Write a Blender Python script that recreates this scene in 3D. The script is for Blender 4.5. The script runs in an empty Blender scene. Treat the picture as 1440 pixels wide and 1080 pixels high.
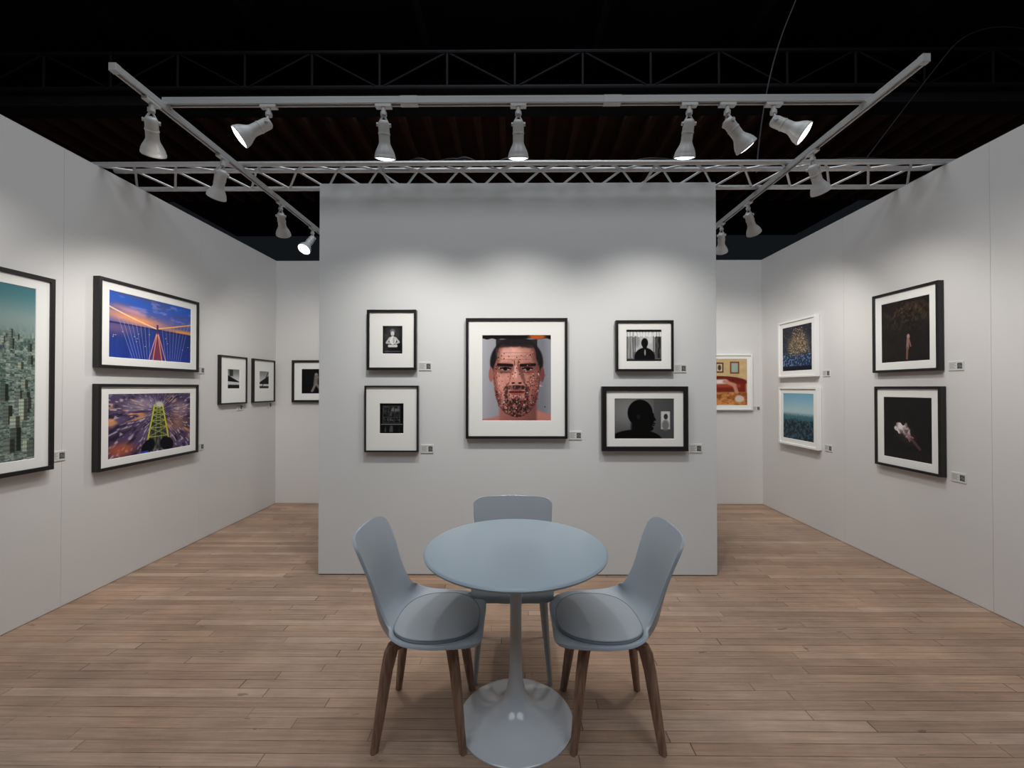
import bpy, bmesh, math, random
import numpy as np
from mathutils import Vector, Matrix, Quaternion

scene = bpy.context.scene
try:
    scene.view_settings.view_transform = 'Standard'
except Exception:
    pass
random.seed(4)

# ------------------------------------------------------------------ helpers
def s2l(c):
    c = np.clip(np.asarray(c, dtype=float), 0, 1)
    return np.where(c <= 0.04045, c / 12.92, ((c + 0.055) / 1.055) ** 2.4)

def link(o, parent=None):
    scene.collection.objects.link(o)
    if parent is not None:
        o.parent = parent
    return o

def empty(name, loc=(0, 0, 0), rotz=0.0):
    e = bpy.data.objects.new(name, None)
    e.empty_display_size = 0.1
    e.location = loc
    e.rotation_euler = (0, 0, rotz)
    return link(e)

def mat_principled(name, col, rough=0.5, metal=0.0, spec=0.5, noise=0.0, nscale=20, bump=0.0, coat=0.0, emit=None, estr=0.0):
    m = bpy.data.materials.new(name)
    m.use_nodes = True
    nt = m.node_tree
    b = nt.nodes['Principled BSDF']
    b.inputs['Base Color'].default_value = (*col, 1)
    b.inputs['Roughness'].default_value = rough
    b.inputs['Metallic'].default_value = metal
    b.inputs['Specular IOR Level'].default_value = spec
    b.inputs['Coat Weight'].default_value = coat
    if emit is not None:
        b.inputs['Emission Color'].default_value = (*emit, 1)
        b.inputs['Emission Strength'].default_value = estr
    tc = nt.nodes.new('ShaderNodeTexCoord')
    n = nt.nodes.new('ShaderNodeTexNoise')
    n.inputs['Scale'].default_value = nscale
    n.inputs['Detail'].default_value = 4
    nt.links.new(tc.outputs['Object'], n.inputs['Vector'])
    if noise > 0:
        r = nt.nodes.new('ShaderNodeMapRange')
        r.inputs['To Min'].default_value = 1 - noise
        r.inputs['To Max'].default_value = 1 + noise
        nt.links.new(n.outputs['Fac'], r.inputs['Value'])
        mx = nt.nodes.new('ShaderNodeVectorMath'); mx.operation = 'SCALE'
        mx.inputs[0].default_value = col
        nt.links.new(r.outputs['Result'], mx.inputs['Scale'])
        nt.links.new(mx.outputs['Vector'], b.inputs['Base Color'])
    if bump > 0:
        bp = nt.nodes.new('ShaderNodeBump')
        bp.inputs['Strength'].default_value = bump
        bp.inputs['Distance'].default_value = 0.01
        nt.links.new(n.outputs['Fac'], bp.inputs['Height'])
        nt.links.new(bp.outputs['Normal'], b.inputs['Normal'])
    return m

def mesh_obj(name, bm, mat=None, parent=None, smooth=False, loc=(0, 0, 0)):
    me = bpy.data.meshes.new(name)
    bmesh.ops.recalc_face_normals(bm, faces=bm.faces[:])
    bm.to_mesh(me); bm.free()
    if smooth:
        me.polygons.foreach_set('use_smooth', [True] * len(me.polygons))
    if mat: me.materials.append(mat)
    o = bpy.data.objects.new(name, me)
    o.location = loc
    return link(o, parent)

def add_box(bm, x0, x1, y0, y1, z0, z1):
    vs = [bm.verts.new(p) for p in [(x0,y0,z0),(x1,y0,z0),(x1,y1,z0),(x0,y1,z0),(x0,y0,z1),(x1,y0,z1),(x1,y1,z1),(x0,y1,z1)]]
    for f in [(0,3,2,1),(4,5,6,7),(0,1,5,4),(1,2,6,5),(2,3,7,6),(3,0,4,7)]:
        bm.faces.new([vs[i] for i in f])

def add_tube(bm, a, b, r, seg=10, r2=None):
    a = Vector(a); b = Vector(b)
    if r2 is None: r2 = r
    d = (b - a)
    q = d.to_track_quat('Z', 'Y')
    rings = []
    for p, rr in ((a, r), (b, r2)):
        rings.append([bm.verts.new(p + q @ Vector((rr*math.cos(2*math.pi*i/seg), rr*math.sin(2*math.pi*i/seg), 0))) for i in range(seg)])
    for i in range(seg):
        j = (i+1) % seg
        bm.faces.new([rings[0][i], rings[0][j], rings[1][j], rings[1][i]])
    bm.faces.new(rings[0][::-1]); bm.faces.new(rings[1])

def add_lathe(bm, prof, seg=48, M=None):
    rings = []
    for r, z in prof:
        if r < 1e-6:
            v = Vector((0, 0, z)); 
            rings.append([bm.verts.new(M @ v if M else v)])
        else:
            ring = []
            for i in range(seg):
                v = Vector((r*math.cos(2*math.pi*i/seg), r*math.sin(2*math.pi*i/seg), z))
                ring.append(bm.verts.new(M @ v if M else v))
            rings.append(ring)
    for k in range(len(rings)-1):
        A, B = rings[k], rings[k+1]
        for i in range(seg):
            j = (i+1) % seg
            if len(A) == 1 and len(B) == 1: continue
            if len(A) == 1: bm.faces.new([A[0], B[i], B[j]])
            elif len(B) == 1: bm.faces.new([A[i], A[j], B[0]])
            else: bm.faces.new([A[i], A[j], B[j], B[i]])

def autosmooth(o, ang=35):
    me = o.data
    me.polygons.foreach_set('use_smooth', [True]*len(me.polygons))
    try:
        me.set_sharp_from_angle(angle=math.radians(ang))
    except Exception:
        pass

def bevel(o, w, seg=2):
    m = o.modifiers.new('bevel', 'BEVEL'); m.width = w; m.segments = seg; m.limit_method = 'ANGLE'
    return o

# ------------------------------------------------------------------ materials
M_wall = mat_principled('painted_wall', (0.665, 0.65, 0.635), 0.65, spec=0.25, noise=0.06, nscale=0.9, bump=0.03)
M_part = mat_principled('painted_partition', (0.65, 0.66, 0.66), 0.65, spec=0.25, noise=0.05, nscale=1.0, bump=0.03)
M_black = mat_principled('black_frame_wood', (0.012, 0.011, 0.011), 0.38, spec=0.4, noise=0.2, nscale=60)
M_white_frame = mat_principled('white_frame_wood', (0.8, 0.8, 0.79), 0.4, spec=0.4, noise=0.02)
M_matb = mat_principled('mat_board', (0.80, 0.80, 0.77), 0.8, spec=0.2, noise=0.01, nscale=150)
M_track = mat_principled('white_track_metal', (0.42, 0.42, 0.42), 0.4, spec=0.5, noise=0.04)
M_lamp = mat_principled('lamp_enamel', (0.52, 0.52, 0.51), 0.35, spec=0.5, noise=0.03)
M_truss = mat_principled('aluminium', (0.55, 0.55, 0.55), 0.38, metal=0.5, noise=0.1, nscale=30)
M_dark = mat_principled('dark_steel', (0.011, 0.011, 0.013), 0.8, spec=0.2, noise=0.4, nscale=3)
M_dark2 = mat_principled('painted_steel', (0.036, 0.036, 0.040), 0.8, spec=0.2, noise=0.5, nscale=3)
M_brownb = mat_principled('old_timber', (0.12, 0.058, 0.038), 0.8, noise=0.5, nscale=4)
M_ceil = mat_principled('ceiling_black', (0.016, 0.016, 0.017), 0.9, noise=0.5, nscale=1.5)
M_cable = mat_principled('cable_rubber', (0.01, 0.01, 0.01), 0.6, noise=0.2)
M_bulb = mat_principled('bulb_face', (1, 1, 1), 0.5, emit=(1.0, 0.98, 0.94), estr=5.0)
M_table = mat_principled('table_lacquer', (0.31, 0.375, 0.425), 0.28, spec=0.5, noise=0.02, nscale=5)
M_tbase = mat_principled('table_base_lacquer', (0.60, 0.625, 0.655), 0.12, spec=0.6, noise=0.02, nscale=5)
M_shell = mat_principled('chair_plastic', (0.36, 0.40, 0.44), 0.42, spec=0.45, noise=0.02, nscale=8)
M_cush = mat_principled('chair_leatherette', (0.36, 0.38, 0.40), 0.45, spec=0.4, noise=0.03, nscale=60, bump=0.1)
M_pipe = mat_principled('pad_piping', (0.24, 0.265, 0.29), 0.5, spec=0.4, noise=0.02)
M_shellw = mat_principled('chair_plastic_pale', (0.40, 0.44, 0.475), 0.4, spec=0.45, noise=0.02, nscale=8)

def wood_leg_mat():
    m = bpy.data.materials.new('leg_wood'); m.use_nodes = True
    nt = m.node_tree; b = nt.nodes['Principled BSDF']
    tc = nt.nodes.new('ShaderNodeTexCoord'); mp = nt.nodes.new('ShaderNodeMapping')
    mp.inputs['Scale'].default_value = (40, 40, 4)
    n = nt.nodes.new('ShaderNodeTexNoise'); n.inputs['Scale'].default_value = 2; n.inputs['Detail'].default_value = 6
    cr = nt.nodes.new('ShaderNodeValToRGB')
    cr.color_ramp.elements[0].position = 0.3; cr.color_ramp.elements[0].color = (0.15, 0.085, 0.056, 1)
    cr.color_ramp.elements[1].position = 0.75; cr.color_ramp.elements[1].color = (0.38, 0.235, 0.16, 1)
    nt.links.new(tc.outputs['Object'], mp.inputs['Vector']); nt.links.new(mp.outputs['Vector'], n.inputs['Vector'])
    nt.links.new(n.outputs['Fac'], cr.inputs['Fac']); nt.links.new(cr.outputs['Color'], b.inputs['Base Color'])
    b.inputs['Roughness'].default_value = 0.5
    return m
M_leg = wood_leg_mat()

def floor_mat():
    m = bpy.data.materials.new('floor_boards'); m.use_nodes = True
    nt = m.node_tree; N = nt.nodes; L = nt.links
    b = N['Principled BSDF']
    tc = N.new('ShaderNodeTexCoord'); sep = N.new('ShaderNodeSeparateXYZ')
    L.new(tc.outputs['Object'], sep.inputs[0])
    def math_(op, a, b2=None, c=None):
        n = N.new('ShaderNodeMath'); n.operation = op
        for i, v in enumerate((a, b2, c)):
            if v is None: continue
            if isinstance(v, (int, float)): n.inputs[i].default_value = v
            else: L.new(v, n.inputs[i])
        return n.outputs[0]
    def mrange(v, a, b_, c, d):
        r = N.new('ShaderNodeMapRange'); r.inputs['From Min'].default_value = a; r.inputs['From Max'].default_value = b_
        r.inputs['To Min'].default_value = c; r.inputs['To Max'].default_value = d
        L.new(v, r.inputs['Value']); return r.outputs[0]
    yv = math_('DIVIDE', sep.outputs['Y'], 0.060)
    row = math_('FLOOR', yv); fy = math_('FRACT', yv)
    wn = N.new('ShaderNodeTexWhiteNoise'); wn.noise_dimensions = '1D'; L.new(row, wn.inputs['W'])
    xs = math_('ADD', math_('DIVIDE', sep.outputs['X'], 1.25), math_('MULTIPLY', wn.outputs['Value'], 7.3))
    cell = math_('FLOOR', xs); fx = math_('FRACT', xs)
    comb = N.new('ShaderNodeCombineXYZ'); L.new(row, comb.inputs[0]); L.new(cell, comb.inputs[1])
    wn2 = N.new('ShaderNodeTexWhiteNoise'); wn2.noise_dimensions = '2D'; L.new(comb.outputs[0], wn2.inputs['Vector'])
    cr = N.new('ShaderNodeValToRGB')
    e = cr.color_ramp.elements
    e[0].position = 0.0; e[0].color = (0.315, 0.195, 0.130, 1)
    e[1].position = 1.0; e[1].color = (0.47, 0.325, 0.235, 1)
    k = e.new(0.5); k.color = (0.385, 0.245, 0.165, 1)
    k = e.new(0.8); k.color = (0.42, 0.265, 0.175, 1)
    L.new(wn2.outputs['Value'], cr.inputs['Fac'])
    # grain
    addv = N.new('ShaderNodeCombineXYZ')
    L.new(math_('ADD', sep.outputs['X'], math_('MULTIPLY', wn2.outputs['Value'], 31.0)), addv.inputs[0])
    L.new(math_('MULTIPLY', sep.outputs['Y'], 26.0), addv.inputs[1])
    gn = N.new('ShaderNodeTexNoise'); gn.inputs['Scale'].default_value = 2.6; gn.inputs['Detail'].default_value = 9; gn.inputs['Roughness'].default_value = 0.75
    L.new(addv.outputs[0], gn.inputs['Vector'])
    gr = mrange(gn.outputs['Fac'], 0.25, 0.75, 0.60, 1.26)
    # worn blotches
    bn = N.new('ShaderNodeTexNoise'); bn.inputs['Scale'].default_value = 2.4; bn.inputs['Detail'].default_value = 7; bn.inputs['Roughness'].default_value = 0.65
    L.new(tc.outputs['Object'], bn.inputs['Vector'])
    br = mrange(bn.outputs['Fac'], 0.3, 0.7, 0.76, 1.14)
    # gaps with variable darkness
    gnn = N.new('ShaderNodeTexNoise'); gnn.inputs['Scale'].default_value = 3.1; L.new(tc.outputs['Object'], gnn.inputs['Vector'])
    g1 = math_('LESS_THAN', fy, 0.055); g2 = math_('LESS_THAN', fx, 0.004)
    gap = math_('MAXIMUM', g1, g2)
    gapf = math_('SUBTRACT', 1.0, math_('MULTIPLY', gap, mrange(gnn.outputs['Fac'], 0.35, 0.65, 0.25, 0.75)))
    kn = N.new('ShaderNodeTexNoise'); kn.inputs['Scale'].default_value = 13.0; kn.inputs['Detail'].default_value = 3
    kv = N.new('ShaderNodeCombineXYZ'); L.new(math_('MULTIPLY', sep.outputs['X'], 0.5), kv.inputs[0]); L.new(math_('MULTIPLY', sep.outputs['Y'], 1.6), kv.inputs[1])
    L.new(kv.outputs[0], kn.inputs['Vector'])
    kf = math_('SUBTRACT', 1.0, math_('MULTIPLY', math_('GREATER_THAN', kn.outputs['Fac'], 0.715), 0.40))
    tot = math_('MULTIPLY', math_('MULTIPLY', math_('MULTIPLY', gr, br), gapf), kf)
    # greyed, worn traffic patches
    wn3 = N.new('ShaderNodeTexNoise'); wn3.inputs['Scale'].default_value = 1.1; wn3.inputs['Detail'].default_value = 6
    L.new(tc.outputs['Object'], wn3.inputs['Vector'])
    mixc = N.new('ShaderNodeMix'); mixc.data_type = 'RGBA'
    L.new(mrange(wn3.outputs['Fac'], 0.42, 0.66, 0.05, 0.55), mixc.inputs[0])
    L.new(cr.outputs['Color'], mixc.inputs[6]); mixc.inputs[7].default_value = (0.34, 0.255, 0.20, 1)
    sc = N.new('ShaderNodeVectorMath'); sc.operation = 'SCALE'
    L.new(mixc.outputs[2], sc.inputs[0]); L.new(tot, sc.inputs['Scale'])
    L.new(sc.outputs['Vector'], b.inputs['Base Color'])
    L.new(mrange(bn.outputs['Fac'], 0.3, 0.7, 0.42, 0.6), b.inputs['Roughness'])
    b.inputs['Specular IOR Level'].default_value = 0.3
    bp = N.new('ShaderNodeBump'); bp.inputs['Strength'].default_value = 0.4; bp.inputs['Distance'].default_value = 0.004
    L.new(tot, bp.inputs['Height']); L.new(bp.outputs['Normal'], b.inputs['Normal'])
    return m
M_floor = floor_mat()

def print_mat():
    m = bpy.data.materials.new('photo_print'); m.use_nodes = True
    nt = m.node_tree; b = nt.nodes['Principled BSDF']
    a = nt.nodes.new('ShaderNodeAttribute'); a.attribute_name = 'Col'
    nt.links.new(a.outputs['Color'], b.inputs['Base Color'])
    b.inputs['Roughness'].default_value = 0.45
    b.inputs['Specular IOR Level'].default_value = 0.15
    return m
M_print = print_mat()

# ------------------------------------------------------------------ procedural picture painting (vertex colours)
def vnoise(u, v, fu, fv, seed):
    rs = np.random.RandomState(seed)
    g = rs.rand(int(fv)+3, int(fu)+3)
    x = u*fu; y = v*fv
    x = np.clip(x, 0, fu+1); y = np.clip(y, 0, fv+1)
    xi = x.astype(int); yi = y.astype(int)
    fx = x-xi; fy = y-yi
    fx = fx*fx*(3-2*fx); fy = fy*fy*(3-2*fy)
    return (g[yi,xi]*(1-fx)+g[yi,xi+1]*fx)*(1-fy)+(g[yi+1,xi]*(1-fx)+g[yi+1,xi+1]*fx)*fy
def cells(u, v, fu, fv, seed):
    rs = np.random.RandomState(seed)
    g = rs.rand(int(fv)+3, int(fu)+3)
    return g[np.clip((v*fv).astype(int),0,fv+1), np.clip((u*fu).astype(int),0,fu+1)]
def fbm(u, v, f, seed, asp=1.0):
    return 0.5*vnoise(u,v,f,f*asp,seed)+0.3*vnoise(u,v,f*2,f*2*asp,seed+1)+0.2*vnoise(u,v,f*4,f*4*asp,seed+2)
def sst(x, a, b):
    t = np.clip((x-a)/(b-a), 0, 1); return t*t*(3-2*t)
def ell(u, v, cx, cy, rx, ry, soft=0.12, rot=0.0):
    c, s = math.cos(rot), math.sin(rot)
    du = (u-cx); dv = (v-cy)
    a = (du*c+dv*s)/rx; b = (-du*s+dv*c)/ry
    return 1-sst(np.sqrt(a*a+b*b), 1-soft, 1+soft)
def rect(u, v, a, b, c, d, s=0.01):
    return sst(u,a-s,a+s)*(1-sst(u,b-s,b+s))*sst(v,c-s,c+s)*(1-sst(v,d-s,d+s))
def seg(u, v, x0, y0, x1, y1, w, soft=0.5):
    dx, dy = x1-x0, y1-y0
    t = np.clip(((u-x0)*dx+(v-y0)*dy)/(dx*dx+dy*dy), 0, 1)
    d = np.hypot(u-(x0+t*dx), v-(y0+t*dy))
    return 1-sst(d, w*(1-soft), w*(1+soft))
def lay(img, mask, col, op=1.0):
    m = (mask*op)[..., None]
    return img*(1-m)+np.asarray(col)*m
def base(u, col):
    return np.ones(u.shape+(3,))*np.asarray(col)
def lerpc(t, c0, c1):
    t = t[..., None]; return np.asarray(c0)*(1-t)+np.asarray(c1)*t

def p_face(u, v):
    img = lerpc(u, (0.64,0.64,0.67), (0.42,0.43,0.46))
    img = lay(img, sst(np.abs(u-0.5),0.34,0.52), (0.68,0.68,0.71), 0.5)
    # shoulders + neck
    sh = sst(v - (0.985-0.12*np.exp(-((u-0.58)/0.30)**2)-0.05*u), -0.02, 0.02)
    img = lay(img, sh, (0.72,0.47,0.43))
    img = lay(img, rect(u,v,0.25,0.79,0.68,1.1,0.03), lerpc(u,(0.70,0.46,0.42),(0.40,0.23,0.22)))
    # hair
    img = lay(img, ell(u,v,0.50,0.32,0.385,0.30,0.04), (0.11,0.095,0.10))
    hl = vnoise(u,v,70,10,3)
    img = lay(img, ell(u,v,0.50,0.32,0.38,0.295,0.05), (0.34,0.31,0.32), 0.6*sst(hl,0.5,1))
    # ears
    img = lay(img, ell(u,v,0.130,0.46,0.035,0.085,0.2), (0.62,0.39,0.36))
    img = lay(img, ell(u,v,0.872,0.46,0.032,0.085,0.2), (0.44,0.25,0.24))
    vk = [0.10,0.14,0.20,0.28,0.36,0.44,0.54,0.64,0.74,0.84,0.91,0.945,0.96]
    wk = [0.20,0.25,0.275,0.285,0.325,0.342,0.338,0.322,0.298,0.250,0.175,0.09,0.0]
    wv = np.interp(v, vk, wk, left=0, right=0)
    face = (1-sst(np.abs(u-0.50)-wv, -0.015, 0.012))*sst(v,0.10,0.13)
    lum = 0.84-0.85*np.clip((u-0.46),0,1)-0.55*np.clip(0.30-u,0,1)
    mott = 0.86+0.28*fbm(u,v,20,15)
    skin = np.stack([0.88*lum*mott+0.07, 0.62*lum*mott+0.04, 0.55*lum*mott+0.04], -1)
    img = lay(img, face, skin)
    # hairline
    img = lay(img, (1-sst(v-(0.125+0.03*np.abs(u-0.5)*2+0.012*vnoise(u,v,24,2,9)),-0.01,0.02))*(np.abs(u-0.5)<0.30)*(v>0.05), (0.12,0.10,0.11), 0.9)
    img = lay(img, face*ell(u,v,0.42,0.215,0.18,0.06,0.6), (0.92,0.74,0.69), 0.5)
    img = lay(img, face*sst(np.abs(u-0.5)-wv,-0.09,0.0), (0.32,0.18,0.17), 0.6)
    for k in (0.205,0.245,0.285):
        img = lay(img, rect(u,v,0.28,0.70,k-0.003,k+0.003,0.006)*face, (0.48,0.29,0.26), 0.5)
    img = lay(img, seg(u,v,0.465,0.30,0.475,0.36,0.008), (0.36,0.19,0.18), 0.7)
    img = lay(img, seg(u,v,0.525,0.30,0.52,0.36,0.008), (0.36,0.19,0.18), 0.7)
    for cx, s in ((0.335,1),(0.665,-1)):
        img = lay(img, ell(u,v,cx,0.385,0.135,0.058,0.5), (0.38,0.22,0.20), 0.7)
        img = lay(img, seg(u,v,cx-0.105,0.345+0.008*(s<0),cx+0.10,0.345+0.008*(s>0),0.017), (0.08,0.05,0.05), 0.95)
        img = lay(img, ell(u,v,cx,0.398,0.070,0.014,0.3), (0.62,0.54,0.52))
        img = lay(img, ell(u,v,cx,0.396,0.030,0.017,0.2), (0.05,0.03,0.03))
        img = lay(img, seg(u,v,cx-0.08,0.392,cx,0.380,0.008), (0.07,0.04,0.04))
        img = lay(img, seg(u,v,cx,0.380,cx+0.08,0.392,0.008), (0.07,0.04,0.04))
        img = lay(img, seg(u,v,cx-0.075,0.432,cx+0.075,0.436,0.008), (0.40,0.22,0.21), 0.7)
    # nose
    img = lay(img, seg(u,v,0.545,0.39,0.605,0.535,0.024), (0.38,0.21,0.20), 0.65)
    img = lay(img, seg(u,v,0.425,0.42,0.40,0.53,0.014), (0.52,0.32,0.29), 0.5)
    img = lay(img, seg(u,v,0.485,0.37,0.49,0.52,0.020), (0.94,0.76,0.71), 0.6)
    img = lay(img, ell(u,v,0.50,0.535,0.085,0.036,0.4), (0.78,0.53,0.48), 0.8)
    img = lay(img, ell(u,v,0.452,0.560,0.026,0.010,0.3), (0.12,0.05,0.05))
    img = lay(img, ell(u,v,0.548,0.560,0.026,0.010,0.3), (0.12,0.05,0.05))
    img = lay(img, seg(u,v,0.39,0.555,0.31,0.64,0.009), (0.40,0.23,0.21), 0.7)
    img = lay(img, seg(u,v,0.61,0.555,0.69,0.64,0.009), (0.30,0.16,0.16), 0.7)
    # beard
    nz = fbm(u,v,46,11)
    beard = face*ell(u,v,0.5,0.85,0.21,0.125,0.3)*0.85
    beard = np.maximum(beard, face*ell(u,v,0.5,0.612,0.165,0.026,0.4))
    beard = np.maximum(beard, face*(seg(u,v,0.345,0.63,0.36,0.80,0.028)+seg(u,v,0.655,0.63,0.645,0.80,0.032))*0.8)
    beard = np.maximum(beard, face*sst(v,0.58,0.75)*sst(np.abs(u-0.5),0.16,0.26)*0.45)
    beard = beard*(0.45+0.75*sst(nz,0.35,0.6))
    img = lay(img, np.clip(beard,0,1), (0.12,0.075,0.08), 0.88)
    img = lay(img, ell(u,v,0.50,0.668,0.105,0.034,0.2), (0.58,0.31,0.30))
    img = lay(img, seg(u,v,0.395,0.664,0.605,0.664,0.007), (0.12,0.04,0.04))
    # punched collage dots, denser on the right cheek and lower face
    dens = face*np.clip(sst(u,0.54,0.74)*sst(v,0.36,0.5)+sst(v,0.62,0.76)*0.75+0.16*sst(v,0.14,0.2)+sst(0.27-u,0,0.05)*0.7,0,1)
    dens = np.clip(dens+0.18*ell(u,v,0.90,0.60,0.10,0.20,0.4),0,1)
    rs = np.random.RandomState(5)
    cols = [(0.50,0.10,0.12),(0.93,0.80,0.76),(0.15,0.05,0.06),(0.60,0.17,0.17),(0.68,0.24,0.22),(0.10,0.05,0.06),(0.78,0.54,0.50),(0.40,0.10,0.11)]
    ny_, nx_ = u.shape
    for k in range(1300):
        x, y = rs.uniform(0.12,0.97), rs.uniform(0.12,0.95)
        ix, iy = int(x*(nx_-1)), int(y*(ny_-1))
        if rs.rand() > dens[iy, ix]*0.9: continue
        r = rs.uniform(0.005,0.011)
        x0, x1 = max(0,ix-8), min(nx_,ix+9); y0, y1 = max(0,iy-8), min(ny_,iy+9)
        sub = (slice(y0,y1), slice(x0,x1))
        img[sub] = lay(img[sub], ell(u[sub],v[sub],x,y,r,r*0.8,0.3), cols[rs.randint(len(cols))], 0.8)
    top = 1-sst(v-0.035-0.018*vnoise(u,v,14,2,5), -0.005, 0.005)
    img = lay(img, top, (0.07,0.05,0.05))
    img = lay(img, top*ell(u,v,0.80,0.02,0.12,0.03,0.4), (0.75,0.35,0.12), 0.9)
    return img

def p_boxer(u, v):
    img = base(u,(0.05,0.05,0.055)) + 0.05*fbm(u,v,12,1)[...,None]
    img = lay(img, rect(u,v,0.08,0.30,0.30,0.95), (0.16,0.16,0.17))
    img = lay(img, ell(u,v,0.5,0.28,0.42,0.30,0.5), (0.30,0.30,0.31),0.6)
    img = lay(img, ell(u,v,0.50,0.20,0.13,0.09,0.2), (0.45,0.45,0.45),0.9)
    img = lay(img, ell(u,v,0.50,0.28,0.09,0.09,0.15), (0.80,0.80,0.80))
    img = lay(img, rect(u,v,0.46,0.54,0.33,0.42,0.02), (0.6,0.6,0.6))
    img = lay(img, ell(u,v,0.51,0.52,0.17,0.15,0.1), (0.86,0.86,0.86))
    img = lay(img, ell(u,v,0.56,0.52,0.05,0.12,0.3), (0.55,0.55,0.55),0.6)
    img = lay(img, seg(u,v,0.36,0.44,0.20,0.60,0.04), (0.74,0.74,0.74))
    img = lay(img, seg(u,v,0.66,0.44,0.82,0.58,0.04), (0.74,0.74,0.74))
    img = lay(img, seg(u,v,0.20,0.60,0.36,0.62,0.035), (0.70,0.70,0.70))
    img = lay(img, seg(u,v,0.82,0.58,0.66,0.64,0.035), (0.70,0.70,0.70))
    img = lay(img, seg(u,v,0.32,0.72,0.70,0.72,0.05), (0.80,0.80,0.80))
    img = lay(img, rect(u,v,0.30,0.74,0.78,0.92,0.02), (0.10,0.10,0.10))
    img = lay(img, rect(u,v,0.10,0.90,0.90,0.93,0.01), (0.5,0.5,0.5),0.6)
    return img

def p_window(u, v):
    img = base(u,(0.04,0.04,0.045))
    img = lay(img, rect(u,v,0.12,0.86,0.08,0.66,0.012), (0.22,0.22,0.23))
    n = fbm(u,v,9,3)
    for i in range(3):
        for j in range(3):
            x0 = 0.16+i*0.235; y0 = 0.11+j*0.185
            img = lay(img, rect(u,v,x0,x0+0.20,y0,y0+0.155,0.008), lerpc(sst(n,0.3,0.75),(0.06,0.06,0.07),(0.45,0.45,0.45)))
    img = lay(img, rect(u,v,0.05,0.95,0.68,0.71,0.008), (0.45,0.45,0.45))
    img = lay(img, rect(u,v,0.05,0.95,0.74,0.95,0.01), lerpc(sst(vnoise(u,v,16,2,8),0.4,0.8),(0.06,0.06,0.06),(0.30,0.30,0.30)))
    return img

def p_seatedman(u, v):
    img = base(u,(0.38,0.38,0.38))
    img = lay(img, rect(u,v,0.22,0.80,0.10,0.70,0.01), (0.72,0.72,0.72))
    img = lay(img, ell(u,v,0.3,0.35,0.08,0.2,0.4), (0.50,0.50,0.50),0.7)
    img = lay(img, ell(u,v,0.68,0.30,0.07,0.14,0.4), (0.84,0.84,0.84),0.7)
    img = lay(img, rect(u,v,0.0,1.0,0.0,0.07,0.01), (0.1,0.1,0.1))
    st = 0.5+0.5*np.sin(u*70+5*vnoise(u,v,6,6,4))
    scal = 0.20+0.035*np.abs(np.sin(u*22))
    img = lay(img, (v>0.07)*(v<scal)*(0.55+0.45*st), (0.90,0.90,0.90))
    img = lay(img, rect(u,v,0.03,0.20,0.22,0.90,0.01), lerpc(st,(0.40,0.40,0.40),(0.66,0.66,0.66)))
    img = lay(img, rect(u,v,0.84,0.97,0.22,0.90,0.01), lerpc(st,(0.12,0.12,0.12),(0.32,0.32,0.32)))
    img = lay(img, rect(u,v,0.24,0.26,0.2,0.7,0.006)+rect(u,v,0.76,0.78,0.2,0.7,0.006), (0.08,0.08,0.08))
    img = lay(img, ell(u,v,0.52,0.42,0.095,0.15,0.1), (0.05,0.05,0.05))
    img = lay(img, rect(u,v,0.47,0.58,0.5,0.62,0.02), (0.05,0.05,0.05))
    img = lay(img, ell(u,v,0.52,0.88,0.29,0.31,0.06), (0.05,0.05,0.055))
    img = lay(img, ell(u,v,0.53,0.72,0.022,0.10,0.3), (0.65,0.65,0.65),0.9)
    img = lay(img, rect(u,v,0,1,0.93,1.1,0.01), (0.14,0.14,0.14))
    return img

def p_profile(u, v):
    img = lerpc(sst(np.hypot(u-0.25,v-0.3),0,0.9), (0.50,0.50,0.50), (0.26,0.26,0.27))
    img = lay(img, rect(u,v,0.66,1.1,-1,2,0.01), (0.30,0.30,0.30),0.6)
    img = lay(img, ell(u,v,0.43,0.36,0.21,0.33,0.03), (0.03,0.03,0.03))
    img = lay(img, ell(u,v,0.50,0.50,0.17,0.24,0.05), (0.03,0.03,0.03))
    img = lay(img, seg(u,v,0.63,0.36,0.650,0.40,0.015), (0.03,0.03,0.03))
    img = lay(img, seg(u,v,0.63,0.42,0.675,0.53,0.022), (0.03,0.03,0.03))
    img = lay(img, seg(u,v,0.62,0.60,0.668,0.62,0.018), (0.03,0.03,0.03))
    img = lay(img, seg(u,v,0.60,0.655,0.658,0.665,0.016), (0.03,0.03,0.03))
    img = lay(img, ell(u,v,0.58,0.74,0.075,0.07,0.15), (0.03,0.03,0.03))
    img = lay(img, rect(u,v,0.28,0.58,0.60,1.1,0.03), (0.04,0.04,0.04))
    img = lay(img, ell(u,v,0.36,1.04,0.44,0.27,0.04), (0.04,0.04,0.04))
    img = lay(img, ell(u,v,0.40,0.46,0.03,0.07,0.3), (0.12,0.12,0.12),0.8)
    img = lay(img, rect(u,v,0.78,0.93,0.32,0.76,0.01), (0.78,0.78,0.78))
    img = lay(img, ell(u,v,0.86,0.45,0.035,0.07,0.2), (0.20,0.20,0.20))
    img = lay(img, ell(u,v,0.855,0.66,0.06,0.13,0.3), (0.45,0.45,0.45))
    return img

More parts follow.
